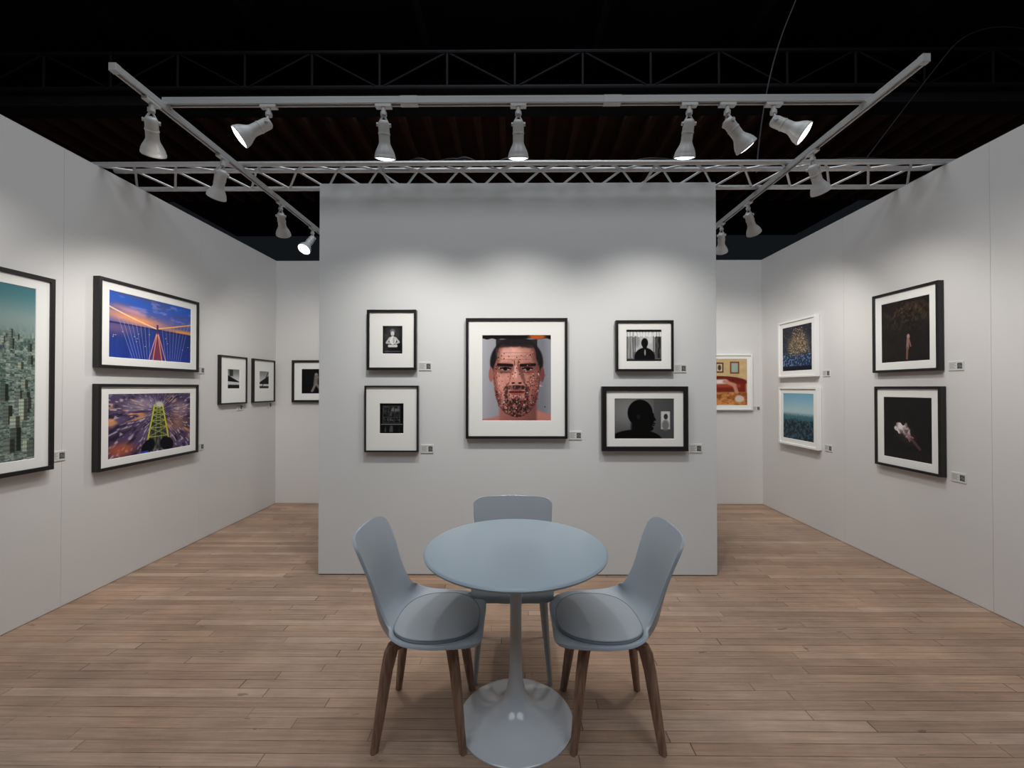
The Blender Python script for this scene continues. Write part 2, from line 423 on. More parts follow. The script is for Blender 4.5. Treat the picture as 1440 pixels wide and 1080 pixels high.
def p_bridge(u, v):
    img = lerpc(sst(v,0,0.45), (0.17,0.35,0.72), (0.37,0.37,0.64))
    cl = fbm(u*0.9+0.3*v,v*1.6,6,31)
    img = lay(img, sst(cl,0.42,0.72)*(v<0.48), (0.30,0.33,0.54), 0.85)
    img = lay(img, sst(fbm(u,v*2,8,35),0.55,0.8)*(v<0.4), (0.55,0.55,0.78), 0.6)
    arc = 0.39-0.16*np.clip(0.35-u,0,1)+0.10*np.clip(u-0.4,0,1)
    glow = np.exp(-((v-arc)/0.085)**2)*np.exp(-((u-0.28)/0.38)**2)
    img = lay(img, np.clip(glow,0,1), (0.98,0.62,0.38), 0.95)
    glow2 = np.exp(-((v-arc+0.12)/0.05)**2)*sst(vnoise(u,v,11,9,33),0.35,0.8)*np.exp(-((u-0.35)/0.35)**2)
    img = lay(img, np.clip(glow2,0,1), (0.90,0.62,0.62), 0.75)
    glow3 = np.exp(-((v-0.46)/0.035)**2)*sst(u,0.55,0.9)
    img = lay(img, np.clip(glow3,0,1), (0.96,0.62,0.28), 0.9)
    hz = 0.49+0.03*(u-0.5)
    wat = sst(v-hz,-0.008,0.008)
    wc = lerpc(sst(v,0.5,1.0), (0.15,0.22,0.48), (0.15,0.23,0.56))
    wc = wc*(0.88+0.24*fbm(u,v*2,16,37))[...,None]
    img = lay(img, wat, wc)
    img = lay(img, wat*np.exp(-((u-0.08)/0.22)**2)*np.exp(-((v-0.54)/0.10)**2), (0.62,0.42,0.52), 0.55)
    img = lay(img, (np.abs(v-hz+0.006)<0.012).astype(float), (0.12,0.12,0.28),0.75)
    rs = np.random.RandomState(3)
    for k in range(16):
        x, y = rs.uniform(0.02,0.98), rs.uniform(0.54,0.80)
        img = lay(img, ell(u,v,x,y,0.006,0.006,0.4), (0.98,0.85,0.6), 0.8)
    for k in range(8):
        x0 = 0.07+k*0.052
        img = lay(img, seg(u,v,x0,0.26+0.42*x0-0.10*x0*x0,0.25+0.028*k,1.0,0.0028), (0.56,0.62,0.84),0.7)
        x1 = 1-x0+0.03
        img = lay(img, seg(u,v,x1,0.30+0.36*(1-x1),0.84-0.027*k,1.0,0.0028), (0.62,0.60,0.80),0.65)
    cy = 0.24+0.52*u-0.16*u*u
    img = lay(img, (1-sst(np.abs(v-cy),0.005,0.015))*(u<0.55), (0.95,0.80,0.62))
    cy2 = 0.30+0.37*(1-u)-0.03*(1-u)**2
    img = lay(img, (1-sst(np.abs(v-cy2),0.005,0.015))*(u>=0.53), (0.96,0.70,0.36))
    road = (np.abs(u-0.54)<0.008+0.14*np.clip(v-0.5,0,1)**1.1)*sst(v,0.50,0.52)
    img = lay(img, road.astype(float), (0.50,0.22,0.30), 0.9)
    for k in (-0.085,-0.045,0.045,0.085):
        img = lay(img, seg(u,v,0.54,0.50,0.54+k*1.3,1.02,0.005), (0.98,0.66,0.50),0.8)
    img = lay(img, rect(u,v,0.529,0.551,0.40,0.56,0.004), (0.30,0.18,0.35))
    return img

def p_tower(u, v):
    cu, cv = 0.57, 0.30
    r = np.hypot((u-cu),(v-cv)*0.72); th = np.arctan2((v-cv)*0.72,(u-cu))
    tn = np.clip((th+math.pi)/(2*math.pi),0,1)
    n = vnoise(tn, np.clip(r,0,1), 90, 9, 41)
    n2 = vnoise(tn, np.clip(r,0,1), 170, 24, 42)
    n3 = vnoise(tn, np.clip(r,0,1), 130, 14, 47)
    img = lerpc(fbm(u,v,5,44), (0.20,0.15,0.26), (0.42,0.35,0.48))
    img = lay(img, sst(1-n3,0.55,0.9), (0.11,0.08,0.14), 0.75)
    img = lay(img, sst(n2,0.60,0.9), (0.80,0.75,0.80), 0.75)
    img = lay(img, sst(n,0.62,0.92)*sst(r,0.05,0.25)*sst(fbm(u,v,4,46),0.38,0.6), (0.90,0.62,0.40), 0.8)
    img = lay(img, ell(u,v,0.13,0.88,0.14,0.10,0.6), (0.85,0.40,0.22),0.6)
    img = lay(img, ell(u,v,0.80,0.55,0.14,0.14,0.8), (0.86,0.60,0.38),0.4)
    img = lay(img, ell(u,v,0.86,0.28,0.12,0.12,0.7), (0.80,0.68,0.66),0.5)
    img = lay(img, ell(u,v,0.35,0.18,0.20,0.10,0.7), (0.74,0.68,0.74),0.5)
    img = lay(img, rect(u,v,0.0,1,0.0,0.06,0.04), (0.30,0.28,0.42),0.6)
    w = 0.030+0.13*v
    tw = (np.abs(u-0.56)<w).astype(float)*(v>0.20)*(v<0.95)
    img = lay(img, tw, (0.14,0.17,0.13),0.6)
    for s in (-1,1):
        img = lay(img, seg(u,v,0.56+s*0.050,0.20,0.56+s*0.160,1.0,0.009), (0.78,0.78,0.26))
        img = lay(img, seg(u,v,0.56+s*0.015,0.20,0.56+s*0.05,1.0,0.005), (0.42,0.52,0.24))
    yk = [0.22,0.29,0.37,0.47,0.59,0.74]
    for i,y in enumerate(yk):
        ww = 0.027+0.133*y
        img = lay(img, rect(u,v,0.56-ww,0.56+ww,y-0.005,y+0.005,0.004), (0.80,0.76,0.34))
        if i < 5:
            y2 = yk[i+1]; w2 = 0.027+0.133*y2
            img = lay(img, seg(u,v,0.56-ww,y,0.56+w2,y2,0.005), (0.58,0.64,0.30))
            img = lay(img, seg(u,v,0.56+ww,y,0.56-w2,y2,0.005), (0.58,0.64,0.30))
    img = lay(img, ell(u,v,0.57,0.19,0.05,0.05,0.5), (0.85,0.85,0.75),0.8)
    img = lay(img, ell(u,v,0.44,0.89,0.075,0.12,0.1,0.3), (0.04,0.04,0.07))
    img = lay(img, ell(u,v,0.67,0.89,0.085,0.12,0.1,-0.3), (0.04,0.04,0.07))
    img = lay(img, ell(u,v,0.40,0.99,0.05,0.03,0.3), (0.15,0.3,0.7))
    return img

def p_city(u, v):
    img = lerpc(sst(v,0,0.24), (0.27,0.46,0.49), (0.56,0.62,0.60))
    hz = sst(v,0.20,0.30)
    vv = np.clip((v-0.2)/0.8,0,1)**1.6
    b = cells(u,vv,34,60,51)*0.5+0.5*cells(u,vv,75,130,52)
    cty = lerpc(b, (0.17,0.25,0.25), (0.66,0.70,0.64))
    img = lay(img, hz, cty)
    img = lay(img, rect(u,v,0,1,0.18,0.30,0.05), (0.48,0.56,0.56), 0.6)
    rs = np.random.RandomState(7)
    P = sorted([(0.27+rs.rand()**1.1*0.70, rs.rand(), rs.rand(), rs.rand()) for _ in range(110)])
    for (y, x, a, b_) in P:
        s = 0.012+0.05*(y-0.22); h = s*(1.3+2.0*a); c = 0.30+0.60*b_
        win = 0.70+0.30*(np.sin(v*(520-300*y))>0)*(np.sin(u*600)>-0.5)
        colr = lerpc(np.clip(win*c,0,1), (0.08,0.13,0.13), (0.88,0.90,0.80))
        img = lay(img, rect(u,v,x-s,x,y-h*0.5,y+h*0.6,0.003), colr)
        img = lay(img, rect(u,v,x,x+s*0.7,y-h*0.5,y+h*0.6,0.003), colr*0.45)
    return img

def p_bw1(u, v):
    img = lerpc(sst(v,0,0.6), (0.45,0.45,0.46), (0.78,0.78,0.78))
    img = lay(img, sst(v-(0.30+0.35*u),-0.02,0.02)*(1-sst(v-(0.62+0.05*u),-0.02,0.02)), (0.06,0.06,0.06))
    img = lay(img, rect(u,v,0.0,1.0,0.80,1.1,0.02), (0.10,0.10,0.10))
    img = lay(img, rect(u,v,0.15,0.45,0.0,0.36,0.02), (0.12,0.12,0.12),0.8)
    return img
def p_bw2(u, v):
    img = lerpc(sst(v,0,0.7), (0.52,0.52,0.52), (0.80,0.80,0.80))
    img = lay(img, sst(v-(0.65-0.4*u),-0.02,0.02)*(1-sst(v-0.74,-0.02,0.02)), (0.05,0.05,0.05))
    img = lay(img, seg(u,v,0.2,1.0,0.9,0.1,0.03), (0.10,0.10,0.10))
    img = lay(img, rect(u,v,0.0,1.0,0.86,1.1,0.02), (0.15,0.15,0.15))
    return img
def p_dancer(u, v):
    img = base(u,(0.03,0.03,0.03))
    img = lay(img, ell(u,v,0.42,0.24,0.05,0.08,0.2), (0.55,0.5,0.48))
    img = lay(img, seg(u,v,0.42,0.32,0.40,0.60,0.06), (0.45,0.42,0.40))
    img = lay(img, seg(u,v,0.40,0.60,0.30,0.90,0.035), (0.5,0.46,0.44))
    img = lay(img, seg(u,v,0.42,0.60,0.55,0.88,0.035), (0.5,0.46,0.44))
    img = lay(img, seg(u,v,0.42,0.36,0.62,0.26,0.025), (0.5,0.46,0.44))
    return img
def p_couch(u, v):
    n = fbm(u,v,12,61)
    img = base(u,(0.76,0.66,0.48))*(0.92+0.16*n)[...,None]
    img = lay(img, rect(u,v,0.52,0.64,0.08,0.30,0.008), (0.36,0.20,0.12))
    img = lay(img, rect(u,v,0.54,0.62,0.11,0.27,0.008), (0.78,0.76,0.66))
    img = lay(img, ell(u,v,0.58,0.19,0.025,0.06,0.3), (0.30,0.20,0.15))
    img = lay(img, rect(u,v,0.74,0.88,0.06,0.32,0.008), (0.45,0.25,0.14))
    img = lay(img, rect(u,v,0.76,0.86,0.09,0.29,0.008), (0.58,0.66,0.62))
    img = lay(img, rect(u,v,0.08,0.36,0.0,0.40,0.02), (0.84,0.81,0.70))
    img = lay(img, ell(u,v,0.56,0.50,0.44,0.13,0.06), (0.42,0.13,0.10))
    img = lay(img, rect(u,v,0.10,0.98,0.52,0.72,0.025), (0.46,0.15,0.11))
    img = lay(img, rect(u,v,0.18,0.90,0.55,0.615,0.015), (0.60,0.25,0.18))
    for x in (0.30,0.42,0.54,0.66,0.78):
        img = lay(img, ell(u,v,x,0.46,0.012,0.014,0.4), (0.26,0.07,0.05), 0.8)
    img = lay(img, sst(v,0.71,0.74), lerpc(sst(n,0.3,0.7),(0.56,0.30,0.15),(0.80,0.56,0.32)))
    img = lay(img, seg(u,v,0.42,0.50,0.66,0.49,0.05), (0.86,0.80,0.76))
    img = lay(img, ell(u,v,0.36,0.42,0.045,0.055,0.2), (0.74,0.52,0.42))
    img = lay(img, ell(u,v,0.35,0.39,0.05,0.045,0.3), (0.22,0.12,0.08))
    img = lay(img, seg(u,v,0.66,0.49,0.80,0.56,0.035), (0.74,0.52,0.42))
    img = lay(img, seg(u,v,0.80,0.56,0.84,0.72,0.028), (0.74,0.52,0.42))
    img = lay(img, seg(u,v,0.20,0.50,0.16,0.90,0.05), (0.80,0.72,0.60),0.9)
    img = lay(img, ell(u,v,0.19,0.44,0.05,0.07,0.2), (0.55,0.36,0.28))
    img = lay(img, ell(u,v,0.88,0.86,0.07,0.07,0.2), (0.80,0.74,0.68))
    return img
def p_goldtree(u, v):
    img = lerpc(v, (0.15,0.15,0.18), (0.10,0.18,0.28))
    d = vnoise(u,v,60,66,71); tri = np.clip(1.2-np.abs(u-0.55)/(0.14+0.50*v),0,1)
    img = lay(img, ell(u,v,0.55,0.42,0.34,0.24,0.6), (0.55,0.42,0.28),0.5)
    img = lay(img, sst(d,0.50,0.85)*sst(tri,0,0.6)*(v<0.62)*(v>0.05), (0.86,0.74,0.54),0.75)
    img = lay(img, sst(vnoise(u,v,40,44,73),0.80,0.95)*(v<0.62), (0.62,0.60,0.56),0.6)
    img = lay(img, sst(vnoise(u,v,34,40,72),0.45,0.85)*(v>0.64)*(v<0.90), (0.45,0.58,0.76),0.8)
    img = lay(img, rect(u,v,0,1,0.90,1.1,0.01), (0.06,0.08,0.14))
    return img
def p_sea(u, v):
    img = lerpc(sst(v,0,0.42), (0.46,0.66,0.76), (0.66,0.77,0.79))
    img = lay(img, sst(v,0.40,0.50), (0.25,0.42,0.47))
    img = lay(img, rect(u,v,0,1,0.42,0.50,0.02)*sst(cells(u,v,50,50,81),0.5,0.8), (0.65,0.70,0.65),0.5)
    img = lay(img, sst(v+0.08*fbm(u,v,18,82),0.58,0.66), lerpc(sst(fbm(u,v,26,83),0.4,0.7),(0.10,0.16,0.20),(0.24,0.35,0.40)))
    return img
def p_leaves(u, v):
    img = base(u,(0.11,0.10,0.095))+0.04*fbm(u,v,8,1)[...,None]
    n = vnoise(u,v,26,26,91)*0.55+0.45*vnoise(u,v,10,10,96)
    img = lay(img, sst(n,0.42,0.72)*ell(u,v,0.55,0.22,0.46,0.26,0.5), (0.26,0.20,0.14),0.85)
    img = lay(img, sst(vnoise(u,v,30,30,92),0.74,0.92)*ell(u,v,0.58,0.22,0.38,0.20,0.5), (0.38,0.30,0.20),0.7)
    img = lay(img, seg(u,v,0.47,0.42,0.45,0.95,0.015), (0.16,0.12,0.095),0.7)
    img = lay(img, ell(u,v,0.58,0.60,0.030,0.04,0.2), (0.66,0.52,0.46))
    img = lay(img, seg(u,v,0.575,0.65,0.565,0.78,0.028), (0.58,0.44,0.39))
    img = lay(img, seg(u,v,0.60,0.66,0.63,0.76,0.012), (0.52,0.40,0.35))
    img = lay(img, seg(u,v,0.56,0.78,0.55,0.95,0.020), (0.48,0.34,0.30))
    return img
def p_cloth(u, v):
    img = base(u,(0.11,0.105,0.107))+0.03*fbm(u,v,8,2)[...,None]
    n = fbm(u,v,16,95)
    img = lay(img, ell(u,v,0.46,0.58,0.24,0.13,0.4,0.5), (0.20,0.17,0.17),0.9)
    m1 = ell(u+0.05*(n-0.5),v+0.09*(vnoise(u,v,14,14,97)-0.5),0.38,0.50,0.13,0.075,0.12,-0.2)
    img = lay(img, m1, lerpc(sst(n,0.3,0.6),(0.50,0.46,0.45),(0.90,0.86,0.85)))
    m2 = ell(u+0.06*(n-0.5),v,0.50,0.56,0.085,0.10,0.2,-0.6)
    img = lay(img, m2, lerpc(sst(n,0.35,0.65),(0.42,0.34,0.34),(0.74,0.66,0.65)))
    for k in range(4):
        img = lay(img, seg(u,v,0.50+0.02*k,0.58+0.01*k,0.56+0.025*k,0.70-0.02*k,0.009), (0.60,0.47,0.44))
    img = lay(img, seg(u,v,0.60,0.66,0.76,0.80,0.025), (0.36,0.27,0.26),0.8)
    img = lay(img, rect(u,v,0,1,0.86,1.1,0.04), (0.15,0.14,0.14),0.6)
    return img
def p_label(u, v):
    img = base(u,(0.80,0.80,0.79))
    q = cells((u-0.60)/0.34,(v-0.18)/0.64,9,9,int(3))
    m = rect(u,v,0.60,0.94,0.18,0.82,0.004)
    img = lay(img, m, (0.45,0.45,0.45))
    img = lay(img, m*(q>0.5), (0.22,0.22,0.22))
    for k,(y,x1) in enumerate([(0.20,0.50),(0.34,0.42),(0.48,0.52),(0.62,0.40),(0.76,0.48)]):
        img = lay(img, rect(u,v,0.07,x1,y-0.03,y+0.03,0.01), (0.50,0.50,0.51),0.8)
    return img

def print_mesh(name, x0, x1, z0, z1, y, nx, ny, painter, parent):
    us = np.linspace(0, 1, nx); vs = np.linspace(0, 1, ny)
    U, V = np.meshgrid(us, vs)
    img = s2l(painter(U, V))
    co = np.stack([x0+(x1-x0)*U, np.full_like(U, y), z1-(z1-z0)*V], -1).reshape(-1, 3)
    idx = np.arange(nx*ny).reshape(ny, nx)
    a = idx[:-1,:-1].ravel(); b = idx[1:,:-1].ravel(); c = idx[1:,1:].ravel(); d = idx[:-1,1:].ravel()
    faces = np.stack([a, b, c, d], -1)
    me = bpy.data.meshes.new(name)
    me.vertices.add(len(co)); me.vertices.foreach_set('co', co.ravel())
    nf = len(faces)
    me.loops.add(nf*4); me.loops.foreach_set('vertex_index', faces.ravel())
    me.polygons.add(nf)
    me.polygons.foreach_set('loop_start', np.arange(nf)*4)
    me.update(calc_edges=True); me.validate()
    at = me.color_attributes.new('Col', 'FLOAT_COLOR', 'POINT')
    cc = np.ones((nx*ny, 4)); cc[:, :3] = img.reshape(-1, 3)
    at.data.foreach_set('color', cc.ravel())
    me.materials.append(M_print)
    o = bpy.data.objects.new(name, me)
    return link(o, parent)

def framed(loc, rotz, w, h, painter, margins, fw=0.02, depth=0.04, fmat=None, res=140, line=False):
    """loc = bottom-left back corner on the wall; margins (l,r,t,b) in metres to the print."""
    e = empty('framed_photograph', loc, rotz)
    fmat = fmat or M_black
    bm = bmesh.new()
    yb, yf = -0.002, -depth
    def ring(x0, x1, z0, z1, y):
        return [bm.verts.new(p) for p in ((x0,y,z0),(x1,y,z0),(x1,y,z1),(x0,y,z1))]
    oF = ring(0, w, 0, h, yf); iF = ring(fw, w-fw, fw, h-fw, yf)
    oB = ring(0, w, 0, h, yb); iB = ring(fw, w-fw, fw, h-fw, yb)
    for i in range(4):
        j = (i+1) % 4
        bm.faces.new([oF[i], oF[j], iF[j], iF[i]])
        bm.faces.new([oB[i], iB[i], iB[j], oB[j]])
        bm.faces.new([oF[i], oB[i], oB[j], oF[j]])
        bm.faces.new([iF[i], iF[j], iB[j], iB[i]])
    fr = mesh_obj('frame', bm, fmat, e); bevel(fr, 0.0015, 1)
    bm = bmesh.new()
    l, r, t, b = margins
    ym = yf+0.012
    oF = ring(fw-0.001, w-fw+0.001, fw-0.001, h-fw+0.001, ym); iF = ring(l, w-r, b, h-t, ym)
    iB = ring(l+0.002, w-r-0.002, b+0.002, h-t-0.002, ym+0.003)
    for i in range(4):
        j = (i+1) % 4
        bm.faces.new([oF[i], oF[j], iF[j], iF[i]]); bm.faces.new([iF[i], iF[j], iB[j], iB[i]])
    mesh_obj('mat_board', bm, M_matb, e)
    iw, ih = w-l-r, h-t-b
    nx = res; ny = max(20, int(res*ih/iw))
    print_mesh('print', l, w-r, b, h-t, ym+0.0031, nx, ny, painter, e)
    bm = bmesh.new(); add_box(bm, fw, w-fw, ym+0.006, yb, fw, h-fw)
    mesh_obj('backing', bm, fmat, e)
    return e

def label(loc, rotz, w=0.10, h=0.062):
    e = empty('wall_label', loc, rotz)
    bm = bmesh.new(); add_box(bm, 0, w, -0.005, -0.0005, 0, h)
    bevel(mesh_obj('card', bm, M_white_frame, e), 0.0008, 1)
    print_mesh('printed_face', 0.001, w-0.001, 0.001, h-0.001, -0.0055, 60, 40, p_label, e)

# ------------------------------------------------------------------ room shell
H = 3.065
XL, XR, YB, YP = -3.02, 3.10, 5.28, 3.275
PX0, PX1 = -1.535, 1.57

bm = bmesh.new(); add_box(bm, -12, 12, -8, 18, -0.05, 0.0)
mesh_obj('floor', bm, M_floor)
bm = bmesh.new(); add_box(bm, -12, 12, -8, 18, 8.0, 8.1)
mesh_obj('ceiling', bm, M_ceil)

def panel_wall(name, axis, a0, a1, seams, face, back, mat):
    bm = bmesh.new()
    pts = [a0]+seams+[a1]
    s = 1 if back > face else -1
    for i in range(len(pts)-1):
        p0 = pts[i]+(0.0007 if i else 0); p1 = pts[i+1]-(0.0007 if i < len(pts)-2 else 0)
        lo, hi = sorted((face, face+s*0.004))
        if axis == 'x': add_box(bm, p0, p1, lo, hi, 0.006, H)
        else: add_box(bm, lo, hi, p0, p1, 0.006, H)
    lo, hi = sorted((face+s*0.004, back))
    if axis == 'x': add_box(bm, a0, a1, lo, hi, 0.0, H)
    else: add_box(bm, lo, hi, a0, a1, 0.0, H)
    return mesh_obj(name, bm, mat)

panel_wall('wall_left', 'y', 0.35, YB+0.1, [1.56, 2.78, 4.00], XL, XL-0.1, M_wall)
panel_wall('wall_right', 'y', 0.30, YB+0.1, [1.53, 2.75, 3.97], XR, XR+0.1, M_wall)
panel_wall('wall_back', 'x', XL, XR, [-1.8, -0.58, 0.64, 1.86], YB, YB+0.1, M_wall)
bm = bmesh.new(); add_box(bm, PX0, PX1, YP, YP+0.10, 0.006, H)
bevel(mesh_obj('wall_partition', bm, M_part), 0.003, 2)

# ------------------------------------------------------------------ pictures on partition
Bk = M_black
def onP(x0, x1, zb, zt, painter, fr, fw=0.019, depth=0.04, res=140):
    w, h = x1-x0, zt-zb
    l, r, t, b = fr
    framed((x0, YP, zb), 0, w, h, painter, (l*w, r*w, t*h, b*h), fw, depth, Bk, res)
onP(-1.147, -0.763, 1.597, 2.064, p_boxer, (0.31,0.285,0.265,0.27))
onP(-1.164, -0.747, 0.962, 1.476, p_window, (0.276,0.276,0.266,0.277), fw=0.012)
onP(-0.379, 0.406, 1.066, 1.998, p_face, (0.16,0.16,0.14,0.147), fw=0.020, res=300)
onP(0.780, 1.224, 1.586, 1.980, p_seatedman, (0.185,0.2,0.18,0.195), fw=0.018, res=160)
onP(0.670, 1.334, 0.971, 1.470, p_profile, (0.15,0.157,0.187,0.187), fw=0.036, res=180)
for (px, py) in ((589,521),(592,637),(800,618),(947,524),(968,636)):
    label(((px-724)*0.00555, YP, 1.46-(py-545)*0.00555), 0, 0.098, 0.066)

# left wall  (local +X -> world +Y)
R90 = math.pi/2
def onL(y0, y1, zb, zt, painter, mg, fw=0.02, depth=0.05, res=180):
    framed((XL, y0, zb), R90, y1-y0, zt-zb, painter, mg, fw, depth, Bk, res)
onL(1.75, 2.69, 0.935, 2.16, p_city, (0.10,0.10,0.085,0.085), fw=0.026, res=320)
onL(2.975, 3.925, 1.605, 2.262, p_bridge, (0.085,0.085,0.08,0.08), fw=0.022, res=320)
onL(2.975, 3.925, 0.855, 1.488, p_tower, (0.085,0.085,0.075,0.075), fw=0.022, res=320)
onL(4.235, 4.665, 1.285, 1.795, p_bw1, (0.125,0.115,0.14,0.165), fw=0.016, depth=0.035, res=80)
onL(4.78, 5.21, 1.285, 1.795, p_bw2, (0.125,0.115,0.14,0.165), fw=0.016, depth=0.035, res=80)
for (y, z) in ((2.70,0.975),(3.955,1.595),(3.955,0.86),(4.53,1.21),(5.08,1.215)):
    label((XL, y, z), R90, 0.10, 0.066)
# right wall (local +X -> world -Y)
def onR(y0, y1, zb, zt, painter, mg, fm, fw=0.02, depth=0.05, res=120):
    framed((XR, y1, zb), -R90, y1-y0, zt-zb, painter, mg, fw, depth, fm, res)
onR(4.28, 4.885, 1.575, 2.205, p_goldtree, (0.065,0.065,0.07,0.07), M_white_frame, fw=0.022, res=160)
onR(4.26, 4.88, 0.825, 1.467, p_sea, (0.065,0.065,0.07,0.07), M_white_frame, fw=0.022)
onR(3.045, 3.605, 1.585, 2.238, p_leaves, (0.075,0.075,0.085,0.08), Bk, fw=0.020, depth=0.045, res=160)
onR(3.035, 3.59, 0.815, 1.470, p_cloth, (0.075,0.075,0.085,0.08), Bk, fw=0.020, depth=0.045, res=160)
for (y, z) in ((4.24,1.57),(4.22,0.83),(3.015,1.58),(3.005,0.80)):
    label((XR, y, z), -R90, 0.10, 0.066)
# back wall
framed((-2.80, YB, 1.275), 0, 0.68, 0.53, p_dancer, (0.12,0.12,0.11,0.11), 0.03, 0.04, Bk, 90)
framed((2.02, YB, 1.18), 0, 0.94, 0.70, p_couch, (0.06,0.06,0.06,0.06), 0.022, 0.04, M_white_frame, 200)
label((2.98, YB, 1.17), 0, 0.09, 0.06)

# ------------------------------------------------------------------ lighting track (one rigid frame)
bm = bmesh.new()
def track_bar(bm, p0, p1, axis, w=0.036, z0=3.03, z1=3.066):
    a, b = p0, p1
    if axis == 'y':
        x = a[0]
        add_box(bm, x-w/2, x+w/2, a[1], b[1], z1-0.016, z1)
        add_box(bm, x-w/2, x-w/2+0.010, a[1], b[1], z0, z1-0.014)
        add_box(bm, x+w/2-0.010, x+w/2, a[1], b[1], z0, z1-0.014)
        add_box(bm, x-w/2-0.001, x+w/2+0.001, a[1]-0.02, a[1]+0.01, z0-0.002, z1+0.002)
        add_box(bm, x-w/2-0.001, x+w/2+0.001, b[1]-0.01, b[1]+0.02, z0-0.002, z1+0.002)
    else:
        y = a[1]
        add_box(bm, a[0], b[0], y-w/2, y+w/2, z1-0.016, z1)
        add_box(bm, a[0], b[0], y-w/2, y-w/2+0.010, z0, z1-0.014)
        add_box(bm, a[0], b[0], y+w/2-0.010, y+w/2, z0, z1-0.014)
AX0, AX1, BY = -1.99, 1.98, 2.365
track_bar(bm, (AX0, 2.065), (AX0, 4.75), 'y')
track_bar(bm, (AX1, 2.035), (AX1, 4.75), 'y')
track_bar(bm, (AX0-0.01, BY), (AX1+0.05, BY), 'x', z0=3.066, z1=3.106)
for x in (AX0, AX1):
    add_box(bm, x-0.022, x+0.022, BY-0.022, BY+0.022, 3.06, 3.075)
for x in (-0.6, 0.55):
    add_box(bm, x-0.05, x+0.05, BY-0.0195, BY+0.0195, 3.064, 3.1075)
bevel(mesh_obj('lighting_track', bm, M_track), 0.0015, 1)

# ------------------------------------------------------------------ truss resting on the walls
bm = bmesh.new()
YA, YM, YC = 3.03, 3.22, 3.41
tx0, tx1 = XL-0.08, XR+0.08
ZT = 3.089
for (y, z) in ((YA, ZT), (YC, ZT), (YM, ZT+0.05)):
    add_tube(bm, (tx0, y, z), (tx1, y, z), 0.0175, 12)
n = 40
dx = (tx1-tx0)/n
for i in range(n):
    xa = tx0+i*dx; xb = xa+dx
    ev = i % 2 == 0
    add_tube(bm, (xa, YA if ev else YM, ZT if ev else ZT+0.05), (xb, YM if ev else YA, ZT+0.05 if ev else ZT), 0.0085, 8)
    add_tube(bm, (xa, YC if ev else YM, ZT if ev else ZT+0.05), (xb, YM if ev else YC, ZT+0.05 if ev else ZT), 0.0085, 8)
for x in (tx0+0.02, -1.0, 1.03, tx1-0.02):
    add_tube(bm, (x, YA, ZT), (x, YC, ZT), 0.010, 8)
tr = mesh_obj('lighting_truss', bm, M_truss); autosmooth(tr)

def curve_obj(name, pts, r, mat, cyc=False):
    cu = bpy.data.curves.new(name, 'CURVE'); cu.dimensions = '3D'; cu.bevel_depth = r; cu.bevel_resolution = 2
    sp = cu.splines.new('NURBS'); sp.points.add(len(pts)-1)
    for p, q in zip(sp.points, pts): p.co = (*q, 1)
    sp.use_endpoint_u = True; sp.order_u = 3
    cu.materials.append(mat)
    return link(bpy.data.objects.new(name, cu))
pts = []
x = -2.7
while x < 2.8:
    pts.append((x, YM+random.uniform(-0.06, 0.05)-0.08, ZT+0.045+random.uniform(0, 0.035))); x += random.uniform(0.09, 0.2)
curve_obj('power_cable', pts, 0.006, M_cable)
pts = [(x_, YA+0.05+0.03*math.sin(x_*21), ZT+0.035+0.02*math.cos(x_*17)) for x_ in np.arange(-0.95, 0.1, 0.06)]
curve_obj('power_cable', pts, 0.009, M_cable)

